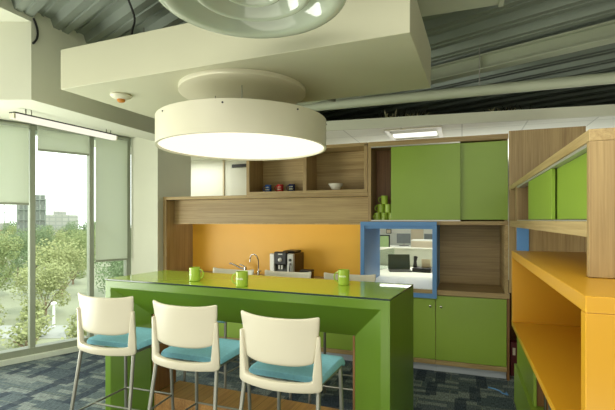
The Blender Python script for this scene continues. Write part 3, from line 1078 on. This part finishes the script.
bx('rim', M['chrome'], t, (-0.25, 0.14, -0.14, -0.12, 0.0, 0.004), (-0.25, 0.14, 0.12, 0.14, 0.0, 0.004), (-0.25, -0.23, -0.12, 0.12, 0.0, 0.004), (0.12, 0.14, -0.12, 0.12, 0.0, 0.004))
bx('bowl', M['silver'], t, (-0.229, 0.119, -0.119, 0.119, 0.0, 0.001), bevel=0)

# ------------------------------------------------------------------ lamps
# drum pendant
t = thing('drum_pendant', 'large round white drum lamp glowing over the green bar', 'pendant lamp', (-1.485, 2.725, 2.012))
n = 72
MB().lathe([(0.585, 0.012), (0.585, 0.0), (0.6, 0.0), (0.6, 0.195), (0.597, 0.198), (0.0, 0.198)], n).build('drum_shade', M['lamp_white'], t, smooth=True)
MB().lathe([(0.0, 0.014), (0.3, 0.013), (0.584, 0.012)], n).build('diffuser', M['diffuser'], t, smooth=True, normals=False)
MB().lathe([(0.0, 0.39), (0.44, 0.39), (0.45, 0.394), (0.45, 0.424), (0.0, 0.424)], n).build('ceiling_canopy', M['lamp_white'], t, smooth=True)
for x, yy in ((-0.2, -0.05), (0.02, 0.1), (0.1, -0.2)):
    MB().tube([(x, yy, 0.198), (x, yy, 0.391)], 0.0035, 6).build('suspension_cable', M['steel'], t)
m = MB()
for k in range(8):
    a_ = k * math.pi / 4 + 0.3
    m.tube([(0.598 * math.cos(a_), 0.598 * math.sin(a_), 0.172), (0.604 * math.cos(a_), 0.604 * math.sin(a_), 0.172)], 0.006, 8)
m.build('screw', M['dark'], t)

# ringed dish pendant in the foreground
t = thing('ringed_pendant', 'milky round pendant dish with concentric rings in the foreground', 'pendant lamp', (-0.848, 1.63, 2.452))
prof = [(0.0, 0.06), (0.03, 0.062), (0.075, 0.085), (0.095, 0.08), (0.11, 0.03), (0.122, 0.022), (0.14, 0.03), (0.15, 0.07), (0.185, 0.085), (0.205, 0.075), (0.222, 0.02), (0.24, 0.01), (0.26, 0.022), (0.272, 0.06), (0.305, 0.072), (0.325, 0.055), (0.345, 0.012), (0.365, 0.0), (0.40, -0.004), (0.411, 0.004), (0.413, 0.03), (0.40, 0.075), (0.34, 0.12), (0.2, 0.16), (0.05, 0.18), (0.0, 0.18)]
o = MB().lathe(prof, 72).build('ring_shade', M['milky'], t, smooth='all')
MB().tube([(0, 0, 0.178), (0, 0, 0.635)], 0.008, 10).build('stem', M['steel'], t)
MB().lathe([(0, 0.072), (0.006, 0.068), (0.008, 0.062), (0, 0.06)], 12).build('finial', M['dark'], t, smooth=True)

# linear pendant by the windows
t = thing('linear_lamp', 'slim glowing linear lamp hung from the soffit by the windows', 'pendant lamp', (-3.78, 3.265, 2.415), R(-3.5))
bx('diffuser', M['tube'], t, (-0.034, 0.034, -0.56, 0.56, 0.0, 0.05), bevel=0.006)
for y0 in (-0.578, 0.561):
    bx('end_cap', M['lamp_white'], t, (-0.034, 0.034, y0, y0 + 0.017, 0.0, 0.05), bevel=0.004)
bx('housing', M['dark'], t, (-0.036, 0.036, -0.578, 0.578, 0.0505, 0.062), bevel=0.002)
for yy in (-0.45, 0.45):
    MB().tube([(0, yy, 0.062), (0, yy, 0.114)], 0.006, 10).build('hanger', M['steel'], t)
    MB().tube([(0.02, yy + 0.04, 0.062), (0.02, yy + 0.04, 0.114)], 0.004, 8).build('hanger', M['steel'], t)

# smoke detector
t = thing('smoke_detector', 'white smoke detector with an amber lens on the ceiling box', 'smoke detector', (-2.40, 2.515, 2.437))
MB().lathe([(0, 0), (0.075, 0), (0.078, -0.01), (0.066, -0.022), (0.04, -0.034), (0, -0.036)], 32).build('housing', M['lamp_white'], t, smooth=True)
MB().lathe([(0, -0.034), (0.03, -0.034), (0.027, -0.05), (0.018, -0.056), (0, -0.057)], 24).build('lens', M['amber'], t, smooth=True)

# recessed troffer
t = thing('ceiling_light', 'recessed square ceiling light in the white tiles above the green sliding doors', 'ceiling light', (-0.50, 4.93, 2.48))
bx('frame', M['lamp_white'], t, (-0.3, 0.3, -0.3, -0.27, -0.012, -0.0005), (-0.3, 0.3, 0.27, 0.3, -0.012, -0.0005), (-0.3, -0.25, -0.27, 0.27, -0.012, -0.0005), (0.25, 0.3, -0.27, 0.27, -0.012, -0.0005))
bx('reflector', M['white'], t, (-0.249, 0.249, -0.269, 0.269, -0.004, -0.0006))
bx('lamp_tube', M['troffer'], t, (-0.24, 0.24, -0.07, 0.07, -0.03, -0.0045), bevel=0.01)

# ------------------------------------------------------------------ overhead steel and services
def beam(name, label, p0, p1, h, w, mat='beam', group=None):
    p0, p1 = Vector(p0), Vector(p1)
    t = thing(name, label, 'beam', p0, 0, group)
    q = p1 - p0
    MB().bar((0, 0, 0.005), q + Vector((0, 0, 0.005)), w, 0.012).build('lower_flange', M[mat], t)
    MB().bar((0, 0, h / 2), q + Vector((0, 0, h / 2)), 0.012, h - 0.02).build('web', M[mat], t)
    MB().bar((0, 0, h - 0.005), q + Vector((0, 0, h - 0.005)), w, 0.012).build('upper_flange', M[mat], t)
    d = q.normalized()
    for f in (0.25, 0.38, 0.62):
        c = d * (q.length * f) + Vector((0, 0, h / 2))
        MB().bar(c - d * 0.006, c + d * 0.006, w * 0.9, h - 0.024).build('stiffener', M[mat], t)
    return t


P = Vector((0.647, 4.21, 0))
beam('ceiling_beam', 'pale green steel beam crossing under the metal deck at upper right', P + dv * 2.9 + Vector((0, 0, 2.93)), P - dv * 3.4 + Vector((0, 0, 2.93)), 0.14, 0.12)
t = thing('air_duct', 'pale metal air duct under the deck at the top edge', 'duct', (0.25, 3.0, 2.95))
bx('duct_run', M['beam'], t, (-1.6, 0.0, -0.14, 0.14, 0.0, 0.11), bevel=0.01)
bx('duct_joint', M['beam'], t, (-0.02, 0.012, -0.15, 0.15, -0.008, 0.118))
for x in (-1.2, -0.3):
    MB().tube([(x, 0.1, 0.11), (x, 0.1, 0.15)], 0.006, 8).build('hanger_rod', M['steel'], t)
t = thing('service_pipe', 'long pale pipe running above the white fascia', 'pipe', (0, 4.20, 2.685))
MB().tube([(-3.1, 0, 0), (4.9, -0.0, 0)], 0.048, 14).build('pipe', M['beam'], t, smooth=True)
for x in (-2.2, 0.15, 2.4):
    MB().tube([(x, 0, 0.048), (x, 0, 0.43)], 0.005, 8).build('hanger_rod', M['cord'], t)
t = thing('cable_tray', 'grey steel channel tray end beyond the ceiling box', 'cable tray', (-1.25, 3.72, 2.62), R(-22))
bx('tray', M['beam'], t, (-0.7, 0.4, -0.08, 0.08, 0.0, 0.008), (-0.7, 0.4, -0.088, -0.08, 0.0, 0.06), (-0.7, 0.4, 0.08, 0.088, 0.0, 0.06), bevel=0)
bx('bracket', M['steel'], t, (0.1, 0.13, -0.1, 0.1, -0.03, -0.001), bevel=0)
for x in (-0.6, 0.2):
    MB().tube([(x, 0, 0.008), (x, 0, 0.43)], 0.005, 8).build('hanger_rod', M['cord'], t)


def cable(label, pts, r, mat='cable', name='cable'):
    return tag(MB().tube(pts, r, 8).build(name, M[mat], smooth=True), label, 'cable')


def smoothpts(ps, n=6):
    ps = [Vector(p) for p in ps]
    out = []
    for i in range(len(ps) - 1):
        p0, p1, p2, p3 = ps[max(0, i - 1)], ps[i], ps[i + 1], ps[min(len(ps) - 1, i + 2)]
        for k in range(n):
            u = k / n
            out.append(0.5 * ((2 * p1) + (p2 - p0) * u + (2 * p0 - 5 * p1 + 4 * p2 - p3) * u * u + (3 * p1 - p0 - 3 * p2 + p3) * u ** 3))
    out.append(ps[-1])
    return out


cable('black cable drooping from the metal deck above the ceiling box', smoothpts([(-2.25, 2.42, 3.09), (-2.26, 2.5, 2.98), (-2.33, 2.55, 2.9), (-2.36, 2.6, 2.74)]), 0.008)
cable('black cable looping along the dark bulkhead corner', smoothpts([(-3.153, 2.395, 3.08), (-3.15, 2.425, 3.0), (-3.15, 2.42, 2.93), (-3.154, 2.39, 2.88)]), 0.008)
cable('pale flexible conduit hanging in a loop below the deck at upper right', smoothpts([(0.19, 2.83, 2.945), (0.21, 2.835, 2.90), (0.27, 2.84, 2.872), (0.42, 2.84, 2.862), (0.55, 2.84, 2.90), (0.70, 2.84, 2.99), (0.76, 2.84, 3.085)]), 0.018, 'beam', 'flexible_conduit')


def tuft(label, loc, n, rr, seed):
    rg = random.Random(seed)
    t = thing('strand_tuft', label, 'dry plant', loc)
    for nm, mt, cnt in (('dark_strands', 'straw_dark', n), ('pale_strands', 'straw', n // 2)):
        m = MB()
        for k in range(cnt):
            a_ = rg.uniform(0, 2 * math.pi)
            el = rg.uniform(0.35, 1.3)
            ln = rg.uniform(0.5, 1) * rr
            x0 = rg.uniform(-rr, rr) * 0.8
            d = Vector((math.cos(a_) * math.cos(el), math.sin(a_) * math.cos(el) * 0.3, math.sin(el) * 0.8))
            p0 = Vector((x0, 0, 0.004))
            m.tube([p0, p0 + d * ln * 0.55, p0 + d * ln + Vector((0, 0, -0.05 * ln))], [0.008, 0.006, 0.002], 4)
        m.build(nm, M[mt], t)
    return t


tuft('spiky dry tuft on the ceiling edge above the recessed light', (-0.64, 4.64, 2.502), 90, 0.28, 3)
tuft('spiky dry tuft on the ceiling edge towards the tall oak panel', (0.44, 4.75, 2.502), 80, 0.25, 5)

# ------------------------------------------------------------------ back office
struct(MB().box(-4.98, -2.9, 5.95, 6.05, 0.0, 2.478).build('wall_partition', M['office_white']))
struct(MB().box(-3.6, -3.575, 5.925, 5.95, 0.0, 2.476).build('trim_3', M['beige']))
t = thing('wall_vent', 'short black strip high on the white wall beyond the oak shelf', 'vent', (-3.3, 5.94, 2.33))
bx('grille', M['dark'], t, (-0.13, 0.2, -0.02, 0.008, 0.0, 0.05))

t = thing('office_desk', 'white office desk beyond the blue pass-through, with a laptop on it', 'desk', (-0.9, 6.3, 0))
bx('desktop', M['office_white'], t, (-0.9, 0.9, -0.85, 0.68, 0.715, 0.75))
bx('modesty_panel', M['office_grey'], t, (-0.85, 0.85, -0.82, -0.80, 0.05, 0.714))
for x in (-0.86, 0.82):
    bx('leg', M['steel'], t, (x, x + 0.04, -0.80, 0.64, 0.0, 0.714))
t = thing('desk_screen', 'low white desk partition behind the laptop and phone', 'partition', (-0.4, 7.02, 0))
bx('panel', M['office_grey'], t, (-1.6, 1.6, 0.0, 0.05, 0.0, 1.03))
bx('cap_rail', M['office_white'], t, (-1.6, 1.6, -0.01, 0.06, 1.0305, 1.05))
t = thing('glass_screen', 'slanted glass side screen on the white office desk', 'partition', (-1.20, 6.2, 0.7505), R(76))
bx('pane', M['pane'], t, (-0.6, 0.72, -0.004, 0.004, 0.0, 0.3), bevel=0)
bx('rail', M['office_white'], t, (-0.6, 0.72, -0.012, 0.012, 0.3, 0.32))

t = thing('laptop', 'open dark laptop on the white office desk', 'laptop', (-0.88, 6.42, 0.751), R(14))
bx('keyboard_base', M['darkgrey'], t, (-0.16, 0.16, -0.22, 0.0, 0.0, 0.018), bevel=0.003)
o = bx('screen', M['screen'], t, (-0.16, 0.16, 0.0, 0.012, 0.0, 0.225), bevel=0.003)
o.location = (0, 0.002, 0.016)
o.rotation_euler = (R(-14), 0, 0)
t = thing('desk_phone', 'black desk phone with a pale display on the white office desk', 'telephone', (-0.56, 6.36, 0.751), R(-6))
t.scale = (1.2, 1.2, 1.2)
o = bx('base', M['dark'], t, (-0.09, 0.13, -0.08, 0.1, 0.0, 0.05), bevel=0.006)
o = bx('display', M['beige'], t, (0.0, 0.11, 0.03, 0.04, 0.05, 0.15), bevel=0.003)
MB().tube([(-0.07, 0, 0.055), (-0.075, 0.03, 0.12), (-0.075, 0.06, 0.17)], [0.025, 0.018, 0.025], 10).build('handset', M['dark'], t, smooth=True)
t = thing('far_desk', 'white desk further back behind the low partition', 'desk', (-1.2, 12.5, 0))
bx('desktop', M['office_white'], t, (-1.6, 1.8, -0.4, 0.4, 0.715, 0.75))
for x in (-1.5, 1.66):
    bx('leg', M['steel'], t, (x, x + 0.04, -0.3, 0.3, 0.0, 0.714))


def monitor(label, loc, rot, w=0.46):
    t = thing('monitor', label, 'monitor', loc, rot)
    bx('foot', M['dark'], t, (-0.13, 0.13, -0.09, 0.09, 0.0, 0.015), bevel=0.004)
    bx('stand', M['silver'], t, (-0.025, 0.025, -0.015, 0.015, 0.015, 0.25))
    bx('screen', M['monitor'], t, (-w / 2, w / 2, -0.045, -0.016, 0.08, 0.36), bevel=0.006)
    return t


monitor('dark monitor on a stand on the far white desk', (-1.58, 12.5, 0.751), R(20), 0.42)
monitor('dark monitor turned sideways at the right end of the far desk', (-0.85, 12.4, 0.751), R(-50), 0.42)
t = thing('office_chair', 'pale green mesh office chair behind the low partition', 'office chair', (-1.63, 9.4, 0), R(30))
bx('backrest', M['chairgreen'], t, (-0.2, 0.2, 0.2, 0.23, 0.62, 1.14), bevel=0.012)
bx('back_frame', M['dark'], t, (-0.225, -0.202, 0.195, 0.235, 0.58, 1.16), (0.202, 0.225, 0.195, 0.235, 0.58, 1.16), (-0.225, 0.225, 0.195, 0.235, 1.141, 1.165), bevel=0.004)
bx('seat', M['dark'], t, (-0.23, 0.23, -0.24, 0.22, 0.44, 0.50), bevel=0.015)
m = MB().tube([(0, 0, 0.09), (0, 0, 0.44)], 0.025)
for k in range(5):
    a_ = k * 2 * math.pi / 5
    m.tube([(0, 0, 0.09), (0.28 * math.cos(a_), 0.28 * math.sin(a_), 0.06)], 0.016)
m.build('pedestal', M['dark'], t)
for k in range(5):
    a_ = k * 2 * math.pi / 5
    MB().tube([(0.28 * math.cos(a_), 0.28 * math.sin(a_) - 0.02, 0.03), (0.28 * math.cos(a_), 0.28 * math.sin(a_) + 0.02, 0.03)], 0.03, 12).build('caster', M['dark'], t)
t = thing('storage_box', 'white storage pedestal beyond the low partition', 'cabinet', (-1.10, 10.2, 0))
bx('cabinet_body', M['office_white'], t, (0.0, 0.6, -0.25, 0.25, 0.0, 1.04), bevel=0.003)
bx('door', M['beige'], t, (0.01, 0.59, -0.268, -0.251, 0.05, 1.02))
t = thing('notice_panel', 'beige framed panel standing behind the white storage pedestal', 'panel', (-1.06, 11.0, 0))
bx('panel', M['beige'], t, (-0.15, 0.15, 0.0, 0.04, 0.0, 1.28))
bx('frame', M['office_grey'], t, (-0.165, -0.151, -0.005, 0.045, 0.0, 1.30), (0.151, 0.165, -0.005, 0.045, 0.0, 1.30), (-0.15, 0.15, -0.005, 0.045, 1.2805, 1.30))
t = thing('back_ledge', 'pale ledge along the far white office wall', 'shelf', (-1.5, 13.65, 0))
bx('ledge', M['office_grey'], t, (-3.0, 3.0, 0.0, 0.3, 0.0, 1.06))
t = thing('ledge_clock', 'small dark box on the far office ledge', 'box', (-2.22, 13.8, 1.0605))
bx('case', M['darkgrey'], t, (-0.08, 0.08, -0.05, 0.05, 0.0, 0.15), bevel=0.01)
bx('face', M['beige'], t, (-0.06, 0.06, -0.053, -0.0505, 0.02, 0.13), bevel=0)

# ------------------------------------------------------------------ outside the windows
CA = math.cos(R(19.98))
SA = math.sin(R(19.98))


def out(X, Y, z=0.0):
    """X to the camera's right, Y ahead of the camera"""
    return Vector((X * CA - Y * SA, X * SA + Y * CA, z))


GZ = -5.0
o = MB().prism([tuple(out(x, y)[:2]) for x, y in ((-260, -40), (-9, -40), (-9, 6), (-1, 30), (120, 300), (-260, 300))], GZ - 0.4, GZ).build('ground', M['ground'])
struct(o)
o = MB().prism([tuple(out(x, y)[:2]) for x, y in ((-70, 22.5), (-2, 23.5), (-2, 26.2), (-70, 25.8))], GZ + 0.002, GZ + 0.03).build('road', M['asphalt'])
struct(o)


def make_tree(name, label, mat, seed, h, w, trunk, n=1500, leaf=0.3, group='street trees outside'):
    rg = random.Random(seed)
    t = thing(name, label, 'tree', (0, 0, 0), 0, group)
    m = MB()
    m.tube([(0, 0, 0), (0.05, 0, trunk * 0.6), (0, 0.05, trunk + h * 0.25)], [0.16, 0.12, 0.06], 8)
    for k in range(6):
        a_ = k * 1.05
        m.tube([(0, 0, trunk * 0.85), (math.cos(a_) * w * 0.3, math.sin(a_) * w * 0.3, trunk + h * 0.35)], [0.06, 0.02], 6)
    m.build('trunk', M['bark'], t)
    m = MB()
    blobs = []
    for k in range(15):
        a_ = rg.uniform(0, 6.28)
        q = rg.uniform(0.1, 0.8)
        z = rg.uniform(0.15, 0.85)
        rr = q * w / 2 * math.sqrt(max(0.1, 1 - (2 * z - 1) ** 2))
        blobs.append((Vector((math.cos(a_) * rr, math.sin(a_) * rr, trunk + z * h)), rg.uniform(0.15, 0.27) * w))
    for k in range(n):
        c, r = blobs[k % len(blobs)]
        d = Vector((rg.gauss(0, 1), rg.gauss(0, 1), rg.gauss(0, 1))).normalized()
        p = c + d * r * rg.uniform(0.75, 1.05)
        nrm = (d + Vector((rg.gauss(0, 0.5), rg.gauss(0, 0.5), rg.gauss(0, 0.5)))).normalized()
        s = nrm.cross(Vector((0, 0, 1)) if abs(nrm.z) < 0.9 else Vector((1, 0, 0))).normalized()
        u = nrm.cross(s)
        L2 = leaf * rg.uniform(0.6, 1.3)
        m._f([m.bm.verts.new(p + s * L2 * 0.5), m.bm.verts.new(p + u * L2 * 0.35), m.bm.verts.new(p - s * L2 * 0.5), m.bm.verts.new(p - u * L2 * 0.35)])
    m.build('foliage', mat, t, normals=False)
    return t


kinds = [make_tree('leafy_tree', 'leafy green street tree in the belt seen through the windows', M['leaf'], 1, 6.2, 5.4, 0.5, 4200, 0.22),
         make_tree('olive_tree', 'pale olive-green tree in the belt seen through the windows', M['leaf2'], 2, 5.8, 5.2, 0.5, 4200, 0.22),
         make_tree('dark_tree', 'dull darker green tree in the belt seen through the windows', M['leaf3'], 3, 6.4, 5.4, 0.5, 4200, 0.22)]
used = [False] * 3
rg = random.Random(11)
spots = []
for Y in (29, 36, 43, 50, 58, 67, 78, 90):
    n = max(3, round(0.42 * Y / 5.6))
    for k in range(n):
        X = -0.81 * Y + 5.6 * (k + 0.5 * ((Y // 7) % 2)) + rg.uniform(-0.1, 0.1)
        spots.append((X, Y + rg.uniform(-0.15, 0.15), rg.uniform(0.86, 0.97) * (0.8 if Y == 29 else 1)))
for i, (X, Y, s) in enumerate(spots):
    k = (i * 7 + i // 6) % 3
    if used[k]:
        o = copy_tree(kinds[k])
    else:
        o = kinds[k]
        used[k] = True
    p = out(X, Y, GZ)
    o.location = p
    o.rotation_euler = (0, 0, rg.uniform(0, 6.28))
    o.scale = (s * 0.88, s * 0.88, s * (0.93 if Y < 60 else 1.0))
# low bushes near the road
bush = make_tree('garden_bush', 'low leafy bush beside the road below the windows', M['leaf2'], 9, 1.5, 2.0, 0.15, 500, 0.2, 'bushes beside the road')
first = True
for X, Y in ((-16.2, 21.4), (-13.9, 21.0), (-11.6, 21.9), (-18.6, 22.6), (-15.1, 23.4), (-12.6, 24.0), (-9.3, 21.6), (-17.4, 27.0), (-19.9, 26.6), (-13.2, 26.9), (-10.8, 27.2)):
    o = bush if first else copy_tree(bush)
    first = False
    o.location = out(X, Y, GZ)
    o.rotation_euler = (0, 0, rg.uniform(0, 6.28))

# lattice billboard tower
t = thing('billboard_tower', 'tall grey lattice billboard rising above the trees outside', 'billboard', out(-40.5, 62.5, GZ), R(19.98 + 14))
for s_ in (0, 1):
    bx('panel', M['latticepanel'], t, (-1.87 + s_ * 2.1, -0.1 + s_ * 1.9, -0.06, 0.0, 1.9, 9.6 + s_ * 0.6), bevel=0)
m = MB()
for x in (-1.87, -1.0, -0.06, 0.2, 1.0, 1.8):
    m.bar((x, -0.12, 0), (x, -0.12, 9.6), 0.12, 0.1)
for z in (2.0, 3.5, 5.0, 6.5, 8.0, 9.5):
    m.bar((-1.87, -0.16, z), (1.8, -0.16, z), 0.1, 0.12)
m.build('lattice_frame', M['lattice'], t)

def building(name, label, X, Y, w, d, z1, mat):
    t = thing(name, label, 'building', out(X, Y, GZ), R(19.98 + 8))
    bx('facade', M[mat], t, (-w / 2, w / 2, -d / 2, d / 2, 0, z1 - GZ), bevel=0)
    bx('roof_house', M['city'], t, (-w * 0.2, w * 0.15, -d * 0.2, d * 0.2, z1 - GZ + 0.01, z1 - GZ + 1.4), bevel=0)
    return t


building('apartment_block', 'pale flat-roofed apartment block on the skyline right of the tower', -93, 160, 9.5, 8, 3.4, 'city')
building('apartment_block', 'pink low building on the skyline at the left window', -113, 158, 8, 8, -1.0, 'brick')
building('apartment_block', 'small white building at the foot of the pale skyline block', -94, 148, 3.6, 5, 0.2, 'city')
building('apartment_block', 'long pink building beyond the trees left of the tower', -97, 136, 6, 8, -1.6, 'brick')
t = thing('radio_mast', 'thin radio mast on the skyline left of the tower', 'mast', out(-105.6, 148, GZ))
MB().tube([(0, 0, 0), (0, 0, 12.0)], [0.25, 0.1], 6).build('pole', M['lattice'], t)
MB().tube([(-1.0, 0, 9.0), (1.0, 0, 9.0)], 0.1, 6).build('crossarm', M['lattice'], t)

# street lamp post, parked cars and market awning among the trees
t = thing('lamp_post', 'low white lamp post standing by the road outside', 'lamp post', out(-15.4, 25.8, GZ + 0.03))
MB().tube([(0, 0, 0), (0, 0, 1.35)], [0.08, 0.07], 10).build('pole', M['carpaint'], t, smooth=True)
MB().lathe([(0, 1.34), (0.16, 1.36), (0.17, 1.42), (0.1, 1.5), (0, 1.52)], 16).build('lamp_head', M['carpaint'], t, smooth=True)
